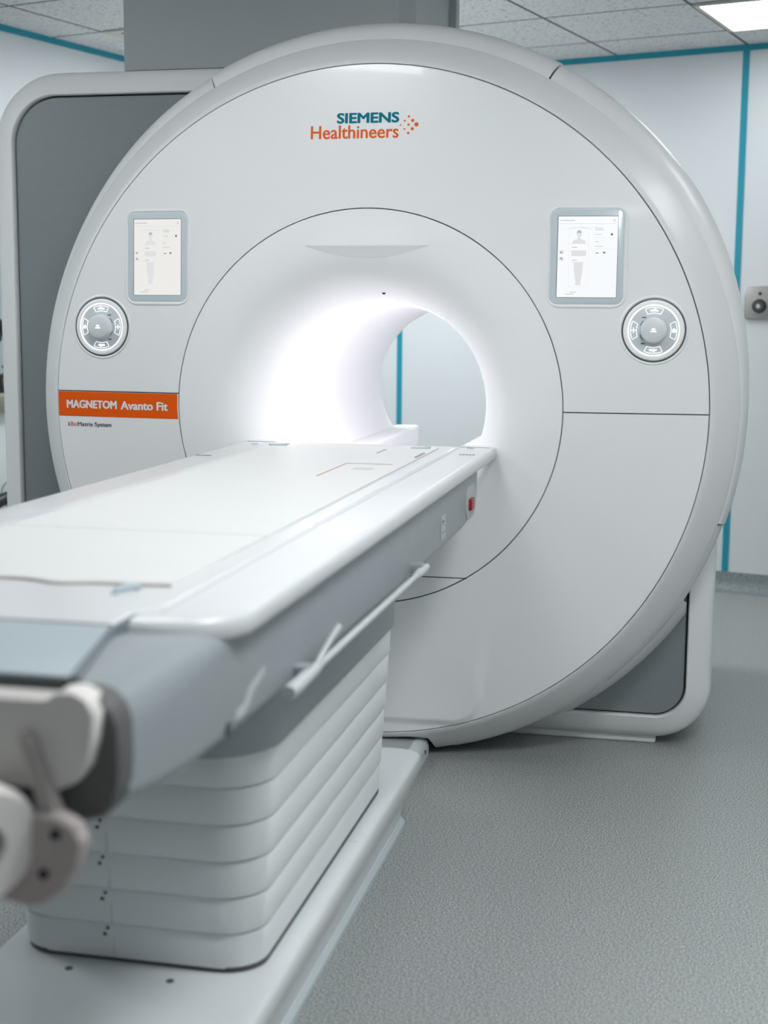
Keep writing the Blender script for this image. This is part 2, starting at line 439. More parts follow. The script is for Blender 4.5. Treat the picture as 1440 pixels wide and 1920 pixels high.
# grip ledge above the bore
b = bmesh.new(); rows = []
for k in range(49):
    x = -0.185+0.37*k/48; q = max(0.0, 1-(x/0.185)**2)
    zt, ze, zb = 1.531+0.10*sqrt(q), 1.531, 1.531-0.034*q-0.0005
    row = []
    for m_ in range(7):
        t = m_/6; z = zt+(ze-zt)*t; row.append(b.verts.new((x, Fin(x, z)-0.0006-0.014*q*t*t, z)))
    row.append(b.verts.new((x, Fin(x, ze)-0.0006-0.014*q, ze-0.0015)))
    for m_ in range(1, 6):
        t = m_/5; z = ze-0.0015+(zb-ze+0.0015)*t; row.append(b.verts.new((x, Fin(x, z)-0.0006-0.014*q*(1-t)**1.3, z)))
    rows.append(row)
for A, B in zip(rows, rows[1:]):
    for k in range(len(A)-1): b.faces.new((A[k], B[k], B[k+1], A[k+1]))
obj('grip_ledge', b, FUNM, FUN, angle=40)
obj('sensor_eye', cyl((0.02, Fin(0.02, 1.398)-0.002, 1.398), (0.02, Fin(0.02, 1.398)+0.004, 1.398), 0.005, n=16), DPRINT, FUN)
BT = obj('bore_tube', revolve([(0.317, 0.275), (0.3155, 0.30), (0.312, 0.33), (0.306, 0.36), (0.3025, 0.40), (0.3, 0.46), (0.3, 1.50), (0.303, 1.56), (0.312, 1.60), (0.33, 1.63), (0.36, 1.645)], n=200), BOREW, mri, angle=50)
def bore_strip(a0, a1, y0, y1):
    b = bmesh.new(); n = 14; rows = []
    ys = [y0+(y1-y0)*k/12 for k in range(13)]
    PR = [(0.3155, 0.30), (0.312, 0.33), (0.306, 0.36), (0.3025, 0.40), (0.3, 0.46), (0.3, 1.6)]
    def rad(y):
        for (r0, q0), (r1, q1) in zip(PR, PR[1:]):
            if q0 <= y <= q1: return r0+(r1-r0)*(y-q0)/(q1-q0)-0.0025
        return 0.297
    for j in range(n+1):
        a = a0+(a1-a0)*j/n
        rows.append([b.verts.new((rad(y)*cos(a), y, ZC+rad(y)*sin(a))) for y in ys])
    for A, B in zip(rows, rows[1:]):
        for k in range(12): b.faces.new((A[k], B[k], B[k+1], A[k+1]))
    return b
# long lamp set in the right wall of the bore, and the lit ring round its mouth
def lamp(name, e): return mat(name, (0.85, 0.85, 0.86), 0.45, emit=(1.0, 0.965, 0.995), estr=e)
obj('bore_lamp', bore_strip(radians(4), radians(60), 0.47, 0.76), lamp('mouth_lamp_glow', BORE_LIGHT*0.42), BT, smooth=False)
obj('bore_lamp', bore_strip(radians(8), radians(30), 0.80, 1.45), lamp('bore_lamp_glow', BORE_LIGHT*0.45), BT, smooth=False)
# thin light line all round the mouth
obj('mouth_light_ring', revolve([(0.3168, 0.258), (0.3158, 0.262), (0.3150, 0.276), (0.3144, 0.290), (0.3150, 0.294)], n=240), lamp('mouth_ring_glow', 5.2), BT, angle=60)
# rails on the bore floor
for s in (-1, 1):
    x0, x1 = sorted((s*0.255, s*0.155))
    obj('bore_rail', box(x0, x1, 0.30, 1.64, 0.80, 0.887, 0.012, 4), BOREW, BT)
# rear cover
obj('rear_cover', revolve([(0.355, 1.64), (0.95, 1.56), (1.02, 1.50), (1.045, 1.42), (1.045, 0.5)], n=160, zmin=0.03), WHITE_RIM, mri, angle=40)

# rim: chamfer ring and outer bands
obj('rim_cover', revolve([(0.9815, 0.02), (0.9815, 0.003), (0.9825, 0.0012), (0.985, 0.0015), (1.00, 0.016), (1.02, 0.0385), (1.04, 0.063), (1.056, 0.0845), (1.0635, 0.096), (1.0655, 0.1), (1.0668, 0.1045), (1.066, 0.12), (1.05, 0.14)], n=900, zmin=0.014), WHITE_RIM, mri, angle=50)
def hfun(a):
    d = math.degrees(a) % 360
    if d > 270: d -= 360
    up = smooth((d+5)/45.0); dn = 1-smooth((d-125)/50.0)
    return 0.026+0.034*up*dn + 0.010*smooth((d-140)/30)*(1-smooth((d-215)/40))
OUT = [(1.05, 0.125), (1.066, 0.1052), (1.0668, 0.1055, 0.0), (1.0668, 0.114, 0.30), (1.0668, 0.128, 0.55), (1.0668, 0.148, 0.76), (1.0668, 0.172, 0.90), (1.0668, 0.20, 0.975), (1.0668, 0.23, 1.0), (1.0668, 0.29, 1.0), (1.0668, 0.36, 0.93), (1.0668, 0.43, 0.75), (1.0668, 0.52, 0.3), (1.055, 0.62), (1.04, 0.75)]
LOW = [(q[0]-0.004, q[1]+0.006, *(q[2:])) for q in OUT]
LEFT = [(q[0], q[1]+0.010, *(q[2:])) for q in OUT]
TOPB = [(q[0], q[1], *(q[2:])) for q in OUT]
d2 = radians(0.17)
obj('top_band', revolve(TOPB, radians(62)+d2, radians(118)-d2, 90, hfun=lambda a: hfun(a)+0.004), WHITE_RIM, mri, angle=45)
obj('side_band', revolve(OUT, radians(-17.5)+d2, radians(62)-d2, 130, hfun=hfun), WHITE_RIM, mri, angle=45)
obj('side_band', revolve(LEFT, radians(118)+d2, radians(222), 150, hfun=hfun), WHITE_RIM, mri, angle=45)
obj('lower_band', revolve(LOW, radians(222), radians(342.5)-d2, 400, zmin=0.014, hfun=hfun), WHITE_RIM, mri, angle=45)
obj('band_backing', revolve([(1.045, 0.13), (1.058, 0.15), (1.075, 0.22), (1.06, 0.5), (1.03, 0.8)], n=160, zmin=0.02), DARKGAP, mri)

# framed side covers (upper left, lower right) with grey inset panels
def side_cover(x0, x1, z0, z1, R, label=None):
    """R: radii at (x1,z1),(x0,z1),(x0,z0),(x1,z0)"""
    def ring(o, y): return [(x, y, z) for x, z in rrect(x0+o, x1-o, z0+o, z1-o, [max(q-o, 0.004) for q in R], 14)]
    bands = [ring(0.078, 0.335), ring(0.078, 0.306), ring(0.077, 0.302), ring(0.074, 0.30), ring(0.050, 0.307), ring(0.026, 0.317), ring(0.012, 0.327), ring(0.004, 0.340), ring(0.0, 0.36), ring(0.0, 1.30), ring(0.03, 1.34)]
    o = obj('side_cover', loft(bands, False, True), WHITE_RIM, mri, angle=45, label=label)
    def lo(o_, y): return ring(o_, y)
    p = obj('inset_panel', loft([lo(0.0835, 0.345), lo(0.0835, 0.318), lo(0.0865, 0.315)], True, True), INSET, o, angle=30, label='grey inset panel')
    b = loft([lo(0.07, 0.338), lo(0.07, 0.342)], True, True)
    obj('gap_backing', b, DARKGAP, o, smooth=False)
    return o
sc1 = side_cover(-1.340, -0.42, 0.03, 2.103, [0.03, 0.23, 0.12, 0.03], 'tall white frame behind the round front, left')
sc2 = side_cover(0.10, 1.024, 0.022, 0.70, [0.03, 0.03, 0.03, 0.175], 'low white frame behind the round front, right')
# pale lips that follow the ring in front of the inset panels
def lip(a0, a1, r, n=90):
    b = bmesh.new(); rows = []
    for j in range(n+1):
        a = a0+(a1-a0)*j/n
        rows.append([b.verts.new((min(q*cos(a), 0.9400), y, ZC+q*sin(a))) for q, y in ((r-0.02, 0.29), (r-0.004, 0.290), (r, 0.293), (r+0.018, 0.3135), (r+0.019, 0.33))])
    for A, B in zip(rows, rows[1:]):
        for k in range(4): b.faces.new((A[k], B[k], B[k+1], A[k+1]))
    return b
obj('panel_lip', lip(radians(299), radians(327.8), 1.112), WHITE_RIM, sc2, angle=50)
obj('plinth', box(0.36, 0.86, 0.345, 1.2, 0.0, 0.026, 0.008, 3), WHITE_RIM, mri)

# name stripe and lettering
def decal(name, bm_or_me, m, parent, off=0.0008, fn=F):
    """flat x-z shapes laid on the curved cover"""
    if isinstance(bm_or_me, bpy.types.Mesh): me = bm_or_me
    else: me = bpy.data.meshes.new(name); bm_or_me.to_mesh(me); bm_or_me.free()
    for v in me.vertices: v.co.y = fn(v.co.x, v.co.z)-off+v.co.y
    return obj(name, me, m, parent, smooth=False)

def text_mesh(s, x0, x1, z0, z1, bold=0.0):
    c = bpy.data.curves.new('lettering', 'FONT'); c.body = s; c.resolution_u = 4
    o = bpy.data.objects.new('lettering', c); COL.objects.link(o)
    dg = bpy.context.evaluated_depsgraph_get(); dg.update()
    me = bpy.data.meshes.new_from_object(o.evaluated_get(dg))
    bpy.data.objects.remove(o); bpy.data.curves.remove(c)
    xs = [v.co.x for v in me.vertices]; ys = [v.co.y for v in me.vertices]
    ax, bx, ay, by = min(xs), max(xs), min(ys), max(ys)
    for v in me.vertices:
        v.co = Vector((x0+(v.co.x-ax)/(bx-ax)*(x1-x0), 0, z0+(v.co.y-ay)/(by-ay)*(z1-z0)))
    if bold:                        # heavier strokes: the outline laid down again around itself
        bm = bmesh.new(); bm.from_mesh(me); src = bm.verts[:]+bm.edges[:]+bm.faces[:]
        for k in range(8):
            d = bmesh.ops.duplicate(bm, geom=src)
            for v in [g_ for g_ in d['geom'] if isinstance(g_, bmesh.types.BMVert)]:
                v.co += Vector((bold*cos(k*pi/4), -0.00002*(k+1), 0.6*bold*sin(k*pi/4)))
        bm.to_mesh(me); bm.free()
    return me

b = bmesh.new(); nx = 40; rows = []
za, zb = 1.0170, zl-g-0.0004
for k in range(nx+1):
    row = []
    for zz in (za, (za+zb)/2, zb):
        xo = -sqrt(0.9775**2-(zz-ZC)**2); xi = -sqrt(0.5795**2-(zz-ZC)**2); row.append(b.verts.new((xo+(xi-xo)*k/nx, 0, zz)))
    rows.append(row)
for A, B in zip(rows, rows[1:]):
    for k in range(2): b.faces.new((A[k], B[k], B[k+1], A[k+1]))
stripe = decal('name_stripe', b, ORANGE, mri, 0.0007); stripe['label'] = 'orange stripe with white lettering'
decal('lettering', text_mesh('MAGNETOM', -0.948, -0.780, 1.0425, 1.0660, 0.0016), WPRINT, stripe, 0.0016)
decal('lettering', text_mesh('Avanto Fit', -0.7645, -0.611, 1.0415, 1.0660, 0.0015), WPRINT, stripe, 0.0016)
decal('lettering', text_mesh('A', -0.9465, -0.9405, 0.9865, 0.9990, 0.0003), DPRINT, stripe, 0.0012)
decal('lettering', text_mesh('Bio', -0.9365, -0.9140, 0.9865, 0.9995), ORANGE2, stripe, 0.0012)
decal('lettering', text_mesh('Matrix System', -0.9125, -0.7990, 0.9830, 0.9995, 0.0003), DPRINT, stripe, 0.0012)
logo = decal('maker_mark', text_mesh('SIEMENS', -0.0905, 0.0885, 1.8750, 1.9025, 0.0019), TEALP, mri); logo['label'] = 'teal and orange maker lettering with orange dots'
decal('lettering', text_mesh('Healthineers', -0.1680, 0.0885, 1.8315, 1.8680, 0.0008), ORANGE2, logo)
b = bmesh.new()
for px, pz, pr in ((1240, 177, 13), (1195, 223, 10), (1283, 221, 17), (1150, 270, 8), (1238, 267, 13), (1326, 265, 23), (1194, 314, 10), (1281, 312, 17), (1237, 358, 13)):
    X = -0.09+(px/6+560-634)*0.001566; Z = 1.877-(pz/6+190-228)*0.00153; R = pr/6*0.00155
    b.faces.new([b.verts.new((X+R*cos(2*pi*k/24), 0, Z+R*sin(2*pi*k/24))) for k in range(24)])
decal('dot_mark', b, ORANGE2, logo)

# displays
def flat_shape(pts): 
    b = bmesh.new(); b.faces.new([b.verts.new((x, 0, z)) for x, z in pts]); return b
def rects(lst, bm=None):
    b = bm or bmesh.new()
    for x0, x1, z0, z1 in lst: b.faces.new([b.verts.new(p) for p in ((x0, 0, z0), (x1, 0, z0), (x1, 0, z1), (x0, 0, z1))])
    return b
def on_face(bm):
    for v in bm.verts: v.co.y += F(v.co.x, v.co.z)
    return bm
def display(x0, x1, scr):
    z0, z1 = 1.364, 1.632
    def lp(o, y, r=0.026): return [(x, y, z) for x, z in rrect(x0+o, x1-o, z0+o, z1-o, max(r-o, 0.003), 8)]
    bez = obj('display', on_face(loft([lp(-0.010, 0.003, 0.036), lp(-0.008, -0.0015, 0.034), lp(-0.004, -0.003, 0.03), lp(0.0, -0.0025), lp(0.0015, 0.001), lp(0.003, 0.0012)], False, False)), WHITE, mri, angle=60, label='touch display in rounded bezel')
    obj('bezel', on_face(loft([lp(0.0015, 0.0012), lp(0.0035, -0.0012), lp(0.006, -0.002)], False, True)), BEZEL, bez, angle=40, label='pale blue-grey bezel')
    sx0, sx1, sz0, sz1 = x0+0.0235, x1-0.0215, 1.386, 1.609
    W, H = sx1-sx0, sz1-sz0
    decal('screen_edge', rects([(sx0-0.0016, sx1+0.0008, sz0-0.0008, sz1+0.0014)]), DPRINT, bez, 0.0024)
    decal('screen', rects([(sx0, sx1, sz0, sz1)]), scr, bez, 0.0030)
    U = lambda u: sx0+u*W
    Vv = lambda v: sz1-v*H
    R = lambda l: [(U(a), U(c), Vv(e), Vv(d)) for a, d, c, e in l]      # u0,v0,u1,v1 in the display's own picture
    b = bmesh.new()
    rects(R([(0.02, 0.088, 0.98, 0.094), (0.19, 0.155, 0.193, 0.87), (0.52, 0.155, 0.523, 0.87), (0.19, 0.867, 0.523, 0.87), (0.6, 0.265, 0.95, 0.268), (0.6, 0.40, 0.95, 0.403), (0.23, 0.42, 0.48, 0.49), (0.03, 0.42, 0.10, 0.465), (0.03, 0.50, 0.10, 0.545), (0.23, 0.56, 0.5, 0.562)]), b)
    def poly(p): b.faces.new([b.verts.new((U(u), 0, Vv(v))) for u, v in p])
    poly([(0.12, 0.165), (0.19, 0.142), (0.36, 0.133), (0.52, 0.142), (0.59, 0.165), (0.52, 0.152), (0.36, 0.145), (0.19, 0.152)])
    poly([(0.355+0.045*cos(2*pi*k/20), 0.215+0.042*sin(2*pi*k/20)) for k in range(20)])
    poly([(0.335, 0.25), (0.375, 0.25), (0.38, 0.28), (0.45, 0.295), (0.475, 0.34), (0.235, 0.34), (0.26, 0.295), (0.33, 0.28)])
    poly([(0.275, 0.565), (0.435, 0.565), (0.425, 0.70), (0.395, 0.82), (0.41, 0.85), (0.30, 0.85), (0.315, 0.82), (0.285, 0.70)])
    decal('screen_graphics', b, SG1, bez, 0.0034)
    b = rects(R([(0.03, 0.047, 0.28, 0.055), (0.24, 0.378, 0.33, 0.386), (0.24, 0.537, 0.33, 0.545), (0.62, 0.14, 0.75, 0.147), (0.62, 0.163, 0.76, 0.170), (0.62, 0.22, 0.73, 0.226), (0.62, 0.31, 0.68, 0.317), (0.62, 0.367, 0.76, 0.373),
        (0.22, 0.932, 0.33, 0.939), (0.14, 0.957, 0.30, 0.964), (0.92, 0.035, 0.955, 0.04), (0.92, 0.06, 0.955, 0.065), (0.92, 0.04, 0.927, 0.06), (0.948, 0.04, 0.955, 0.06)]))
    b.faces.new([b.verts.new((U(0.355+0.042*cos(pi*k/12)), 0, Vv(0.205-0.035*sin(pi*k/12)))) for k in range(13)])
    decal('screen_graphics', b, SG2, bez, 0.0037)
    b = rects(R([(0.64, 0.447, 0.69, 0.456), (0.76, 0.438, 0.805, 0.45), (0.775, 0.45, 0.79, 0.462), (0.05, 0.435, 0.065, 0.455), (0.075, 0.44, 0.082, 0.45), (0.05, 0.512, 0.07, 0.525), (0.07, 0.525, 0.082, 0.537)]))
    b.faces.new([b.verts.new((U(0.90+0.019*cos(2*pi*k/20)), 0, Vv(0.222+0.0145*sin(2*pi*k/20)))) for k in range(20)])
    decal('screen_graphics', b, SG3, bez, 0.0038)
display(-0.740, -0.5435, SCREEN_L)
display(0.525, 0.7345, SCREEN_R)

# control dials
def dial(cx, cz, mir):
    def rg(r, y, n=64): return [(cx+r*cos(2*pi*k/n), y, cz+r*sin(2*pi*k/n)) for k in range(n)]
    rim = obj('control_dial', on_face(loft([rg(0.098, 0.001), rg(0.095, -0.0022), rg(0.0905, -0.0025), rg(0.0885, 0.0)], False, False)), WHITE, mri, angle=60, label='round control dial with lit ring')
    obj('dial_edge', on_face(loft([rg(0.0885, 0.0), rg(0.088, -0.0028), rg(0.0855, -0.0032), rg(0.0845, -0.001)], False, False)), mat('dial_edge_dark', (0.10, 0.125, 0.15), 0.3), rim, angle=60)
    obj('light_ring', on_face(loft([rg(0.0845, -0.001), rg(0.084, -0.0045), rg(0.080, -0.0065), rg(0.0715, -0.0055)], False, False)), RINGW, rim, angle=60)
    obj('light_line', on_face(loft([rg(0.0718, -0.0050), rg(0.0715, -0.0058), rg(0.0685, -0.0056), rg(0.068, -0.0045)], False, False)), GLOW, rim, angle=60)
    obj('face_plate', on_face(loft([rg(0.0685, -0.0045), rg(0.066, -0.005)], False, True)), DIALF, rim, angle=60)
    y0 = F(cx, cz)
    kb = obj('knob', loft([rg(0.037, y0-0.004), rg(0.0365, y0-0.006), rg(0.0350, y0-0.026), rg(0.0335, y0-0.030), rg(0.030, y0-0.032)], False, True), KNOB, rim, angle=40)
    nk = lambda lst: [(cx+a, cx+c, cz+d, cz+e) for a, c, d, e in lst]
    me = rects(nk([(-0.0075, 0.0075, -0.0045, -0.0015), (-0.0045, 0.0045, 0.0015, 0.0055)]))
    decal('knob_symbol', me, GLOW, rim, 0.0328, fn=lambda x, z: y0)
    # four outlined buttons
    for q in range(4):
        a = q*pi/2; h = radians(23.5)
        pl = []
        for k in range(9): t_ = a-h+2*h*k/8; pl.append((0.0635*cos(t_), 0.0635*sin(t_)))
        for k in range(9): t_ = a+h*0.92-2*h*0.92*k/8; pl.append((0.0475*cos(t_), 0.0475*sin(t_)))
        P3 = []
        for (x, z) in pl:
            X, Z = cx+x, cz+z; P3.append((X, F(X, Z)-0.0056, Z))
        bt = obj('button', tube(P3, 0.00065, 6, closed=True), GLOW, rim)
        r0 = 0.0555; X, Z = cx+r0*cos(a), cz+r0*sin(a); b = bmesh.new()
        if (q == 0) == (not mir) and q in (0, 2):                # house-like dot
            pts = [(-0.005, -0.005), (0.005, -0.005), (0.005, 0.002), (0, 0.006), (-0.005, 0.002)]
            b.faces.new([b.verts.new((X+x, 0, Z+z)) for x, z in pts])
        elif q in (0, 2):
            rects([(X-0.007, X+0.007, Z-0.0009, Z+0.0009)], b); rects([(X-0.0009, X+0.0009, Z-0.007, Z-0.0009), (X-0.0009, X+0.0009, Z+0.0009, Z+0.007)], b)
        else:
            s = 1 if q == 1 else -1; mx = -1 if mir else 1
            pts = [(-0.011, -0.003), (0.011, -0.003), (0.009, 0.001), (0.004, 0.0015), (0.004, 0.006), (0.0, 0.003), (-0.004, 0.002), (-0.011, 0.0005)]
            b.faces.new([b.verts.new((X+x*mx, 0, Z+z*s)) for x, z in pts])
        decal('button_symbol', b, GLOW, rim, 0.0062)
    # printed scale beside the knob, on the side of the plus button
    b = bmesh.new(); s = 1 if mir else -1
    for a0, a1 in ((18, 42), (-42, -18)):
        for k in range(6):
            t0, t1 = radians(a0+(a1-a0)*k/6), radians(a0+(a1-a0)*(k+1)/6)
            b.faces.new([b.verts.new((cx+s*r*cos(t), 0, cz+r*sin(t))) for r, t in ((0.0385, t0), (0.0402, t0), (0.0402, t1), (0.0385, t1))])
    rects([(cx+s*0.0275-0.006, cx+s*0.0275+0.006, cz+0.0345, cz+0.037), (cx+s*0.0285-0.006, cx+s*0.0285+0.006, cz-0.038, cz-0.0355)], b)
    decal('scale_mark', b, DPRINT, rim, 0.0060)
    return rim
dial(-0.825, 1.290, True)
dial(0.820, 1.296, False)

# ================================================================== PATIENT TABLE
tb = thing('patient_table', 'long white patient table with grey sides running into the scanner', 'patient table', (0, -1.4, 0))
# base
def rl(x, y0, y1, r, z, n=8): return [(a, c, z) for a, c in rrect(-x, x, y0, y1, r, n)]
base = obj('base', loft([rl(0.224, -2.35, -0.51, 0.05, 0.022), rl(0.224, -2.35, -0.51, 0.05, 0.05), rl(0.229, -2.354, -0.502, 0.05, 0.066), rl(0.262, -2.37, -0.478, 0.05, 0.135), rl(0.268, -2.375, -0.474, 0.05, 0.158), rl(0.268, -2.37, -0.473, 0.05, 0.178),
    rl(0.264, -2.35, -0.476, 0.05, 0.186), rl(0.257, -2.32, -0.482, 0.05, 0.1892), rl(0.240, -2.20, -0.50, 0.045, 0.19)], True, True), BASEW, tb, angle=50)
obj('floor_seal', loft([rl(0.233, -2.36, -0.50, 0.05, 0.0), rl(0.233, -2.36, -0.50, 0.05, 0.010), rl(0.226, -2.352, -0.508, 0.05, 0.022)], True, True), CLEAR, base, angle=30)
fp = obj('floor_plate', loft([rl(0.185, -0.60, 0.07, 0.008, 0.0), rl(0.185, -0.60, 0.07, 0.008, 0.03), rl(0.180, -0.60, 0.07, 0.008, 0.045), rl(0.168, -0.60, 0.07, 0.008, 0.053), rl(0.15, -0.60, 0.07, 0.008, 0.055)], True, True), BASEW, tb, angle=50)
obj('plate_step', loft([[(-0.215, -0.50, 0.02), (0.215, -0.50, 0.02), (0.245, -0.50, 0.187), (-0.245, -0.50, 0.187)], [(-0.195, -0.44, 0.02), (0.195, -0.44, 0.02), (0.21, -0.44, 0.11), (-0.21, -0.44, 0.11)], [(-0.172, -0.30, 0.02), (0.172, -0.30, 0.02), (0.172, -0.30, 0.054), (-0.172, -0.30, 0.054)]], True, True), BASEW, fp, angle=60)
obj('fixing_hole', cyl((0.184, 0.0, 0.028), (0.187, 0.0, 0.028), 0.006, n=12), DPRINT, fp)
for x, y in ((-0.105, -1.865), (0.085, -1.87)):
    obj('base_screw', cyl((x, y, 0.1895), (x, y, 0.1912), 0.007, n=14), DPRINT, base)
obj('base_joint', box(-0.250, 0.250, -1.1655, -1.1640, 0.185, 0.1904, 0.0), LINE, base, smooth=False)
# telescopic column of stacked panels
N = 6; zA, zB = 0.195, 0.606
obj('column_gap', loft([rl(0.2262, -1.818, -0.784, 0.065, 0.1885), rl(0.2262, -1.818, -0.784, 0.065, 0.20)], True, True), DKG, tb, smooth=False)
tiers = []
for i in range(N):
    z0, z1 = zA+(zB-zA)*i/N, zA+(zB-zA)*(i+1)/N
    def tier(k, d, z): return rl(0.2275+0.0050*k-d, -1.825-0.008*k+d, -0.782+0.002*k-d, 0.07+0.004*k, z)
    x, y0 = 0.2275+0.0050*i, -1.825-0.008*i
    if i == 0: z0 = 0.197
    tiers.append(obj('column_panel', loft([tier(i, 0.006, z0-0.0005), tier(i, 0.005, z0+0.0035), tier(i, 0.0008, z0+0.0050), tier(i, 0.0, z0+0.0075), tier(i+0.5, 0.0, z1-0.001), tier(i+0.5, 0.0005, z1-0.0002), tier(i+0.5, 0.004, z1)], True, True), COLW, tb, angle=40))
    if i < 5:
        for dx, dz in ((-0.052, 0.020), (-0.046, 0.008)):
            obj('rivet', cyl((dx, y0-0.0008, z1-dz), (dx, y0-0.004, z1-dz), 0.0035, n=10), DPRINT, tiers[-1])
        obj('joint_line', box(-0.036, -0.0348, y0-0.0024, y0, z0+0.004, z1-0.002), LINE, tiers[-1], smooth=False)
# grey upper column
obj('upper_column', loft([rl(0.255, -1.915, -0.765, 0.12, 0.606, 12), rl(0.2655, -1.925, -0.757, 0.13, 0.609, 12), rl(0.268, -1.928, -0.755, 0.13, 0.616, 12), rl(0.272, -1.955, -0.755, 0.13, 0.79, 12)], True, True), TABG, tb, angle=40)
# grey beam under the table top, tapering underneath at both ends
stations = [(-2.695, 0.817, 0.362), (-2.60, 0.803, 0.362), (-2.54, 0.797, 0.362), (-2.50, 0.793, 0.362), (-2.46, 0.791, 0.362), (-2.42, 0.790, 0.362), (-2.38, 0.788, 0.362), (-2.33, 0.787, 0.362), (-2.28, 0.786, 0.362), (-2.0, 0.780, 0.362), (-1.0, 0.776, 0.362), (-0.45, 0.778, 0.362), (-0.30, 0.789, 0.362), (-0.245, 0.81, 0.361), (-0.215, 0.845, 0.360), (-0.20, 0.885, 0.358)]
rings = []
for y, zb_, hx in stations:
    fo = smooth((-2.26-y)/0.30)                 # shoulder rises at the foot end
    zt = 0.925+0.024*fo; rt = 0.006+0.05*fo; rb = 0.02
    rings.append([(x, y, z) for x, z in rrect(-hx, hx, zb_, zt, [rt, rt, rb, rb], 8)])
beam = obj('side_housing', loft(rings), TABG, tb, angle=45, label='grey side housing of the table')
# white deck (frame with rounded foot corners)
def deck(o, z): return [(x, y, z) for x, y in rrect(-0.382+o, 0.382-o, -2.435+o, -0.012, [0.004, 0.004, 0.125-o, 0.125-o], 14)]
dk = obj('table_deck', loft([deck(0.010, 0.921), deck(0.003, 0.9222), deck(0.0, 0.926), deck(0.0005, 0.943), deck(0.003, 0.949), deck(0.008, 0.953), deck(0.015, 0.955)], True, True), TABW, tb, angle=60)
for s in (-1, 1):
    x0, x1 = sorted((s*0.274, s*0.382))
    obj('deck_end', box(x0, x1, -0.03, 0.055, 0.9225, 0.955, 0.007, 3), TABW, dk)
# inner sliding top with grooves
st_out = [(-0.249, -2.470), (0.249, -2.470), (0.247, -2.40), (0.272, -2.355), (0.272, -0.05), (-0.272, -0.05), (-0.272, -2.355), (-0.247, -2.40)]
obj('sliding_top', loft([[(x, y, z) for x, y in st_out] for z in (0.93, 0.9555)]+[[(x*0.993, -1.26+(y+1.26)*0.9985, 0.9575) for x, y in st_out]], True, True), TABW, tb, angle=20)
obj('foot_gap', box(-0.25, 0.25, -2.4775, -2.4695, 0.94, 0.9568), DKG, tb, smooth=False)
for s in (-1, 1):
    obj('slide_groove', box(s*0.279-0.0035, s*0.279+0.0035, -2.38, -0.013, 0.950, 0.9556), LINE, dk, smooth=False)
# thin pad with wavy foot edge
b = bmesh.new(); top = []; bot = []
edge = []
for k in range(41):
    x = -0.235+0.47*k/40
    edge.append((x, -2.235-0.022*math.exp(-((x-0.075)/0.04)**2)+0.004*sin(x*30)))
out = edge+[(0.235, -0.12), (-0.235, -0.12)]
pad = loft([[(x, y, 0.9575) for x, y in out], [(x, y, 0.9615) for x, y in out]], True, True)
pd = obj('pad', pad, PAD, tb, smooth=False, label='thin white pad on the table')
b = bmesh.new()
for (x0, y0), (x1, y1) in zip(edge, edge[1:]):
    plane([(x0, y0-0.001, 0.9582), (x1, y1-0.001, 0.9582), (x1, y1+0.004, 0.9622), (x0, y0+0.004, 0.9622)], b)
obj('pad_edge', b, mat('pad_edge_beige', (0.55, 0.50, 0.44), 0.6, noise=0.02), pd, smooth=False)
b = bmesh.new()
box(-0.235, 0.235, -1.787, -1.782, 0.9612, 0.9618, bm=b)
obj('pad_seam', b, LINE, pd, smooth=False)
# small fittings on the deck
def clip(x, y, s=1):
    b = bmesh.new(); pts = [(0, 0), (0.055, 0.0), (0.03, 0.012), (0.05, 0.022), (0.012, 0.02)]
    return loft([[(x+s*a, y+c*1.8, 0.9612) for a, c in pts], [(x+s*a, y+c*1.8, 0.9650) for a, c in pts]], True, True)
obj('strap_clip', clip(-0.245, -0.19, 1), BLUEP, pd, smooth=False)
obj('strap_clip', clip(0.165, -0.17, 1), BLUEP, pd, smooth=False)
for q in ((0.085, 0.205, -0.612, -0.606), (0.085, 0.089, -0.90, -0.612)):
    obj('slot_edge', box(*q, 0.9612, 0.9622), BROWN, pd, smooth=False)
obj('slot_recess', box(0.13, 0.18, -0.74, -0.70, 0.9612, 0.9620), LINE, pd, smooth=False)
SLOTG = mat('slot_grey', (0.35, 0.33, 0.32), 0.6)
obj('clip_slot', box(0.222, 0.230, -0.42, -0.30, 0.9575, 0.9635, 0.001, 1), SLOTG, pd, smooth=False)
obj('clip_slot', box(0.10, 0.106, -0.33, -0.22, 0.9612, 0.9622), SLOTG, pd, smooth=False)
obj('foot_handle', tube([(0.178, -2.30, 0.957), (0.182, -2.295, 0.964), (0.195, -2.265, 0.964), (0.199, -2.255, 0.957)], 0.004, 10), BLUEP, tb)
for x, y in ((0.315, -0.045), (-0.315, -0.10)):
    obj('deck_ring', tube([(x+0.010*cos(2*pi*k/24), y+0.010*sin(2*pi*k/24), 0.9555) for k in range(24)], 0.0012, 6, closed=True), BLUEP, dk)
for x, y in ((0.335, -0.235), (-0.345, -0.46)):
    b = bmesh.new()
    for k in range(5): box(x-0.022+k*0.009, x-0.016+k*0.009, y-0.010, y+0.010, 0.9548, 0.9553, bm=b)
    obj('deck_print', b, DPRINT, dk, smooth=False)
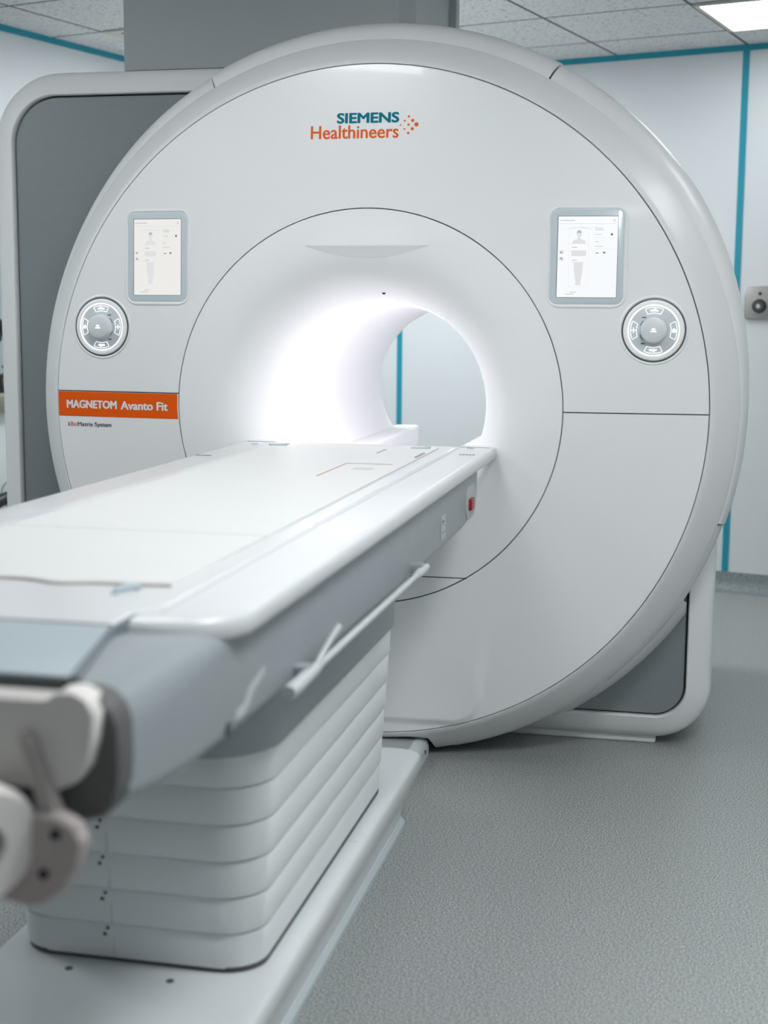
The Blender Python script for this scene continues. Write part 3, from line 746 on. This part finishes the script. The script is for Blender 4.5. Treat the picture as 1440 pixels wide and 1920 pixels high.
# emergency button plate
xs = 0.362
pts = rrect(-0.425, -0.265, 0.797, 0.885, 0.040, 8)
eb = obj('button_plate', loft([[(xs-0.002, a, c) for a, c in pts], [(xs+0.002, a, c) for a, c in pts], [(xs+0.003, -0.345+(a+0.345)*0.95, 0.841+(c-0.841)*0.94) for a, c in pts]], True, True), mat('plate_light_grey', (0.42, 0.45, 0.46), 0.4, noise=0.02), beam, angle=40)
obj('red_button', box(xs, xs+0.012, -0.388, -0.335, 0.822, 0.852, 0.003, 2), RED, beam, label='small red push button')
o = obj('sticker', loft([[(xs+0.0004, a, c) for a, c in rrect(-0.80, -0.735, 0.805, 0.862, 0.004, 3)], [(xs+0.0010, a, c) for a, c in rrect(-0.80, -0.735, 0.805, 0.862, 0.004, 3)]], True, True), mat('sticker_pale', (0.50, 0.53, 0.54), 0.5), beam, smooth=False)
b = bmesh.new()
for y0, y1, z0, z1 in ((-0.79, -0.752, 0.845, 0.848), (-0.782, -0.778, 0.838, 0.852), (-0.758, -0.748, 0.836, 0.838), (-0.79, -0.745, 0.82, 0.822)):
    plane([(xs+0.0013, y0, z0), (xs+0.0013, y1, z0), (xs+0.0013, y1, z1), (xs+0.0013, y0, z1)], b)
obj('sticker_print', b, DPRINT, beam, smooth=False)
b = bmesh.new()
for p in ([(-2.345, 0.808), (-2.305, 0.806), (-2.280, 0.816), (-2.262, 0.828), (-2.215, 0.840), (-2.212, 0.850), (-2.255, 0.843), (-2.285, 0.838), (-2.305, 0.822), (-2.340, 0.820)],):
    b = loft([[(xs+0.0004, a, c) for a, c in p], [(xs+0.0012, a, c) for a, c in p]], True, True)
obj('mark', b, mat('mark_pale', (0.50, 0.53, 0.54), 0.5), beam, smooth=False)
obj('latch_hole', cyl((xs-0.001, -2.372, 0.806), (xs+0.0025, -2.372, 0.806), 0.009, n=16), DKG, beam)
# accessory rail along the side
rail = obj('accessory_rail', tube([(0.384, -2.13, 0.800), (0.384, -1.16, 0.797)], 0.0062, 14), RODW, tb, label='slim silver rail along the table side')
obj('rail_end', tube([(0.384, -2.165, 0.8), (0.384, -2.155, 0.8), (0.384, -2.03, 0.8), (0.384, -2.0, 0.8)], [0.009, 0.0115, 0.010, 0.0065], 16), RODW, rail)
obj('rail_end', tube([(0.384, -1.22, 0.797), (0.384, -1.21, 0.797), (0.384, -1.12, 0.797), (0.384, -1.10, 0.797)], [0.0065, 0.009, 0.009, 0.007], 16), RODW, rail)
for y in (-2.05, -1.15): obj('rail_bracket', box(0.355, 0.386, y-0.015, y+0.015, 0.790, 0.812, 0.003, 2), TABG, rail)
obj('rail_lever', tube([(0.386, -2.02, 0.805), (0.388, -1.99, 0.818), (0.390, -1.93, 0.834), (0.390, -1.90, 0.838)], [0.005, 0.0045, 0.0045, 0.006], 10), RODW, rail)

# foot end: lid, front in painted shade, white carrier with lever, pivot and bracket
LIDS = mat('lid_seam_grey', (0.16, 0.19, 0.21), 0.5)
lid = obj('foot_lid', loft([[(-0.250, -2.478, 0.957), (0.250, -2.478, 0.957), (0.250, -2.478, 0.94), (-0.250, -2.478, 0.94)], [(-0.298, -2.69, 0.957), (0.298, -2.69, 0.957), (0.298, -2.69, 0.94), (-0.298, -2.69, 0.94)], [(-0.300, -2.70, 0.954), (0.300, -2.70, 0.954), (0.300, -2.70, 0.94), (-0.300, -2.70, 0.94)]], True, True), TABLG, tb, angle=30, label='pale blue-grey lid at the foot end')
for s in (-1, 1):
    obj('lid_seam', loft([[(s*0.249, -2.40, 0.9555), (s*0.254, -2.40, 0.9555), (s*0.254, -2.40, 0.93), (s*0.249, -2.40, 0.93)], [(s*0.251, -2.48, 0.9560), (s*0.2565, -2.48, 0.9560), (s*0.2565, -2.48, 0.93), (s*0.251, -2.48, 0.93)], [(s*0.3, -2.70, 0.9545), (s*0.310, -2.70, 0.9545), (s*0.310, -2.70, 0.93), (s*0.3, -2.70, 0.93)]], True, True), LIDS, lid, smooth=False)
obj('lid_front', box(-0.298, 0.298, -2.704, -2.68, 0.927, 0.953, 0.003, 2), mat('lid_front_shade', (0.10, 0.115, 0.12), 0.5, noise=0.03), lid)  # shadow on the lid's front face put into its dark colour
obj('lid_slot', box(-0.296, 0.290, -2.701, -2.68, 0.914, 0.928), BLACK, lid, smooth=False)
FR = mat('end_frame_grey', (0.12, 0.118, 0.118), 0.5, noise=0.04)
fo_ = [(0.302, 0.946), (0.330, 0.946), (0.347, 0.941), (0.359, 0.929), (0.365, 0.912), (0.366, 0.87), (0.364, 0.845), (0.357, 0.824), (0.345, 0.812), (0.322, 0.806), (0.302, 0.806)]
for s in (-1, 1):
    def fr(k, y): return [(s*(0.33+(x-0.33)*k), y, 0.876+(z-0.876)*k) for x, z in fo_]
    obj('end_frame', loft([fr(1, -2.69), fr(1, -2.722), fr(0.94, -2.728)], True, True), FR, tb, angle=30, label='dark grey end frame at the foot')
obj('end_recess', box(-0.305, 0.305, -2.715, -2.69, 0.808, 0.93), DKG, tb, smooth=False)
cp = [(-0.33, 0.942), (0.298, 0.942), (0.311, 0.951), (0.327, 0.952), (0.341, 0.945), (0.350, 0.928), (0.346, 0.898), (0.338, 0.872), (0.326, 0.856), (0.308, 0.848), (-0.33, 0.848)]
car = obj('end_carrier', loft([[(x, -2.715, z) for x, z in cp], [(x, -2.748, z) for x, z in cp], [(x*0.994, -2.751, 0.895+(z-0.895)*0.975) for x, z in cp]], True, True), WARMW, tb, angle=40, label='warm white end carrier')
lv = [(0.272, 0.908), (0.281, 0.909), (0.288, 0.903), (0.320, 0.812), (0.311, 0.808), (0.300, 0.812)]
pull = obj('pull_lever', loft([[(x, -2.75, z) for x, z in lv], [(x, -2.764, z) for x, z in lv], [(0.291+(x-0.291)*0.8, -2.767, 0.86+(z-0.86)*0.96) for x, z in lv]], True, True), mat('lever_warm', (0.44, 0.40, 0.385), 0.45, noise=0.02), car, angle=30)
br = [(0.235, 0.828), (0.318, 0.830), (0.336, 0.821), (0.344, 0.804), (0.338, 0.776), (0.320, 0.748), (0.298, 0.733), (0.278, 0.730), (0.235, 0.738)]
bk = obj('end_bracket', loft([[(x, -2.755, z) for x, z in br], [(x, -2.770, z) for x, z in br], [(0.295+(x-0.295)*0.93, -2.775, 0.78+(z-0.78)*0.93) for x, z in br]], True, True), mat('bracket_warm', (0.46, 0.40, 0.385), 0.5, noise=0.03), tb, angle=30)
for x, z in ((0.316, 0.811), (0.302, 0.768)): obj('bracket_hole', cyl((x, -2.774, z), (x, -2.7775, z), 0.0055, n=14), BLACK, bk)
# pivot disc seen almost edge on
pc = Vector((0.254, -2.812, 0.806)); pa = Vector((0.80, -0.60, -0.05)).normalized()
b = bmesh.new(); s_ = pa.orthogonal().normalized(); t_ = pa.cross(s_)
def dring(d, r, n=40): return [pc+pa*d+(s_*cos(2*pi*k/n)+t_*sin(2*pi*k/n))*r for k in range(n)]
pv = obj('pivot_disc', loft([dring(-0.05, 0.056), dring(-0.006, 0.063), dring(0.0, 0.062), dring(0.006, 0.056), dring(0.007, 0.024), dring(-0.004, 0.021)], True, True), WARMW, tb, angle=35, label='warm white pivot disc with dark hub')
obj('pivot_hub', loft([dring(-0.004, 0.021), dring(-0.003, 0.02)], False, True), BLACK, pv)

# ================================================================== small things around
# steel wall plate on the back wall
t = thing('wall_outlet', 'brushed steel wall plate with a black round socket on the back wall', 'wall socket', RW(0.375, WB, 1.40), PHI)
wp = obj('plate', box(0.302, 0.452, WB-0.022, WB, 1.331, 1.485, 0.003, 2), STEEL, t, room=True)
b = cyl((0.374, WB-0.0215, 1.390), (0.374, WB-0.040, 1.390), 0.034, 0.031, n=32)
so = obj('socket', b, BLACK, t, room=True)
obj('socket_ring', tube([(0.374+0.020*cos(2*pi*k/32), WB-0.0405, 1.390+0.020*sin(2*pi*k/32)) for k in range(32)], 0.0022, 8, closed=True), mat('socket_grey', (0.12, 0.14, 0.16), 0.3), so, room=True)
obj('socket_pin', cyl((0.374, WB-0.039, 1.390), (0.374, WB-0.046, 1.390), 0.013, 0.010, n=20), CHROME, so, room=True)
obj('indicator_hole', cyl((0.376, WB-0.021, 1.449), (0.376, WB-0.0245, 1.449), 0.008, n=16), BLACK, t, room=True)

# black hose on the left wall
hp = [(-2.545, 0.85, 0.30), (-2.54, 0.95, 0.40), (-2.535, 1.05, 0.455), (-2.53, 1.15, 0.487), (-2.53, 1.25, 0.500), (-2.53, 1.40, 0.492), (-2.535, 1.55, 0.44), (-2.545, 1.62, 0.36)]
pts = []
for i in range(len(hp)-1):
    for k in range(6): pts.append(Vector(hp[i]).lerp(Vector(hp[i+1]), k/6))
pts.append(Vector(hp[-1]))
rad = [0.030 if k % 2 == 0 else 0.027 for k in range(len(pts))]
t = thing('cable_hose', 'black ribbed hose hung on the left wall beneath the window sill', 'hose', RW(-2.55, 1.2, 0.4), PHI)
obj('hose_body', tube(pts, rad, 14), BLACK, t, room=True)
obj('wire_loop', tube([(-2.53+0.048*cos(2*pi*k/32)*0.35, 1.20+0.036*cos(2*pi*k/32), 0.507+0.058*sin(2*pi*k/32)) for k in range(32)], 0.0025, 8, closed=True), mat('wire_grey', (0.12, 0.13, 0.13), 0.4), t, room=True)

# ------------------------------------------------------------------ seated person behind the window
def skin_mesh(name, verts, edges, radii, sub=2):
    me = bpy.data.meshes.new(name); me.from_pydata([tuple(v) for v in verts], edges, [])
    o = bpy.data.objects.new(name, me); COL.objects.link(o)
    sk = o.modifiers.new('skin', 'SKIN'); sk.use_smooth_shade = True
    for i, r in enumerate(radii): me.skin_vertices[0].data[i].radius = (r, r)
    me.skin_vertices[0].data[0].use_root = True
    ss = o.modifiers.new('sub', 'SUBSURF'); ss.levels = sub; ss.render_levels = sub
    dg = bpy.context.evaluated_depsgraph_get(); dg.update()
    res = bpy.data.meshes.new_from_object(o.evaluated_get(dg))
    bpy.data.objects.remove(o); bpy.data.meshes.remove(me)
    return res
PU, PV = -3.20, 1.688           # pelvis in room coordinates, facing the window (+u)
pers = thing('person', 'person with black curly hair and black sleeves behind the left window', 'person', RW(PU, PV, 0.0), PHI)
V = []; E_ = []; Rr = []
def add(p, r, par=None):
    V.append(Vector(p)); Rr.append(r); i = len(V)-1
    if par is not None: E_.append((par, i))
    return i
pel = add((PU, PV, 0.52), 0.13)
wai = add((PU+0.02, PV, 0.68), 0.10, pel); che = add((PU+0.05, PV-0.01, 0.86), 0.105, wai)
nk0 = add((PU+0.07, PV-0.015, 1.02), 0.065, che); nk1 = add((PU+0.085, PV-0.02, 1.075), 0.05, nk0)
jw = add((PU+0.11, PV-0.03, 1.12), 0.068, nk1); hd = add((PU+0.10, PV-0.035, 1.20), 0.086, jw); hd2 = add((PU+0.09, PV-0.035, 1.255), 0.07, hd)
arms = {}
for s in (-1, 1):
    sh = add((PU+0.05, PV+s*0.150, 0.94), 0.045, che)
    if s == 1:
        el = add((PU+0.16, PV+0.17, 0.78), 0.045, sh); wr = add((PU+0.29, PV-0.062, 0.955), 0.03, el); pm = add((PU+0.300, PV-0.066, 1.0), 0.036, wr); pm2 = add((PU+0.305, PV-0.068, 1.03), 0.036, pm)
    else:
        el = add((PU+0.12, PV-0.22, 0.74), 0.045, sh); wr = add((PU+0.33, PV-0.16, 0.76), 0.03, el); pm = add((PU+0.38, PV-0.15, 0.765), 0.034, wr); pm2 = add((PU+0.41, PV-0.15, 0.765), 0.034, pm)
    arms[s] = (pm, pm2)
for s in (-1, 1):
    hp_ = add((PU+0.05, PV+s*0.09, 0.50), 0.085, pel); kn = add((PU+0.30, PV+s*0.11, 0.50), 0.062, hp_); an = add((PU+0.30, PV+s*0.11, 0.09), 0.04, kn); to = add((PU+0.40, PV+s*0.12, 0.045), 0.036, an)
# fingers of both hands, curled
for s in (-1, 1):
    pm, pm2 = arms[s]; base_p = V[pm2]
    for k, ln in enumerate((0.9, 1.0, 0.95, 0.8)):
        off = (k-1.5)*0.019
        if s == 1:
            a = add(base_p+Vector((0.012, off, 0.028)), 0.010, pm2); c = add(base_p+Vector((-0.012*ln, off, 0.048*ln)), 0.0095, a); add(base_p+Vector((-0.034*ln, off, 0.038*ln)), 0.0085, c)
        else:
            a = add(base_p+Vector((0.028, off, 0.008)), 0.010, pm2); c = add(base_p+Vector((0.05*ln, off, -0.010)), 0.0095, a); add(base_p+Vector((0.06*ln, off, -0.032)), 0.0085, c)
    tb0 = add(V[pm]+(Vector((0.0, -0.03, 0.012)) if s == 1 else Vector((0.01, 0.035, 0.0))), 0.011, pm)
    add(V[tb0]+(Vector((-0.008, -0.012, 0.03)) if s == 1 else Vector((0.03, 0.008, -0.01))), 0.0095, tb0)
body = obj('body', skin_mesh('body', V, E_, Rr), SKIN, pers, room=True, angle=180)
# face
fx, fy, fz = PU+0.10, PV-0.035, 1.20
b = bmesh.new()
def ell(c, r, bm, u=16, v=10):
    q = bmesh.ops.create_uvsphere(bm, u_segments=u, v_segments=v, radius=1.0)
    for vv in q['verts']: vv.co = Vector((c[0]+vv.co.x*r[0], c[1]+vv.co.y*r[1], c[2]+vv.co.z*r[2]))
ell((fx+0.088, fy, fz-0.012), (0.016, 0.012, 0.022), b)
obj('nose', b, SKIN, body, room=True)
EYE = mat('eye_dark', (0.05, 0.04, 0.035), 0.2)
for s in (-1, 1):
    b = bmesh.new(); ell((fx+0.074, fy+s*0.032, fz+0.016), (0.011, 0.013, 0.008), b); obj('eye', b, EYE, body, room=True)
b = bmesh.new(); ell((fx+0.078, fy, fz-0.055), (0.012, 0.024, 0.006), b)
obj('mouth', b, mat('lip_tone', srgb(125, 70, 62), 0.5), body, room=True)
for s in (-1, 1):
    b = bmesh.new(); ell((fx-0.005, fy+s*0.088, fz-0.005), (0.016, 0.009, 0.028), b); obj('ear', b, SKIN, body, room=True)
# curly hair as many small curls over the crown
b = bmesh.new()
import random
random.seed(4)
for k in range(150):
    zc_ = random.uniform(-0.25, 1.0); a = random.uniform(0, 2*pi); q = sqrt(max(0, 1-zc_*zc_))
    d = Vector((q*cos(a), q*sin(a), zc_))
    if d.x > 0.45 and d.z < 0.55: continue
    p = Vector((fx-0.012, fy, fz+0.02))+Vector((d.x*0.098, d.y*0.10, d.z*0.105))
    ell(p, (0.022, 0.022, 0.022), b, 8, 6)
obj('hair', b, HAIR, body, room=True)
# black long-sleeved top
V2 = []; E2 = []; R2 = []
def add2(p, r, par=None):
    V2.append(Vector(p)); R2.append(r); i = len(V2)-1
    if par is not None: E2.append((par, i))
    return i
p0 = add2((PU, PV, 0.50), 0.155); p1 = add2((PU+0.02, PV, 0.68), 0.14, p0); p2 = add2((PU+0.05, PV-0.01, 0.86), 0.155, p1); p3 = add2((PU+0.07, PV-0.015, 1.015), 0.082, p2)
for s in (-1, 1):
    q0 = add2((PU+0.05, PV+s*0.165, 0.945), 0.085, p2)
    if s == 1: q1 = add2((PU+0.16, PV+0.17, 0.78), 0.06, q0); q2 = add2((PU+0.282, PV-0.06, 0.942), 0.046, q1)
    else: q1 = add2((PU+0.12, PV-0.22, 0.74), 0.06, q0); q2 = add2((PU+0.31, PV-0.163, 0.757), 0.045, q1)
obj('shirt', skin_mesh('shirt', V2, E2, R2), CLOTH, body, room=True, angle=180)
V3 = []; E3 = []; R3 = []
V2, E2, R2 = [], [], []
p0 = add2((PU, PV, 0.50), 0.14)
for s in (-1, 1):
    q0 = add2((PU+0.05, PV+s*0.09, 0.50), 0.098, p0); q1 = add2((PU+0.30, PV+s*0.11, 0.50), 0.076, q0); add2((PU+0.30, PV+s*0.11, 0.12), 0.056, q1)
obj('trousers', skin_mesh('trousers', V2, E2, R2), CLOTH, body, room=True, angle=180)
st = thing('stool', 'round stool the person behind the window sits on', 'stool', RW(PU, PV, 0), PHI)
obj('seat', cyl((PU-0.02, PV, 0.30), (PU-0.02, PV, 0.345), 0.19, n=32), BLACK, st, room=True)
obj('pole', cyl((PU-0.02, PV, 0.03), (PU-0.02, PV, 0.30), 0.025, n=16), CHROME, st, room=True)
obj('foot_disc', cyl((PU-0.02, PV, 0.0), (PU-0.02, PV, 0.03), 0.2, 0.18, n=32), CHROME, st, room=True)
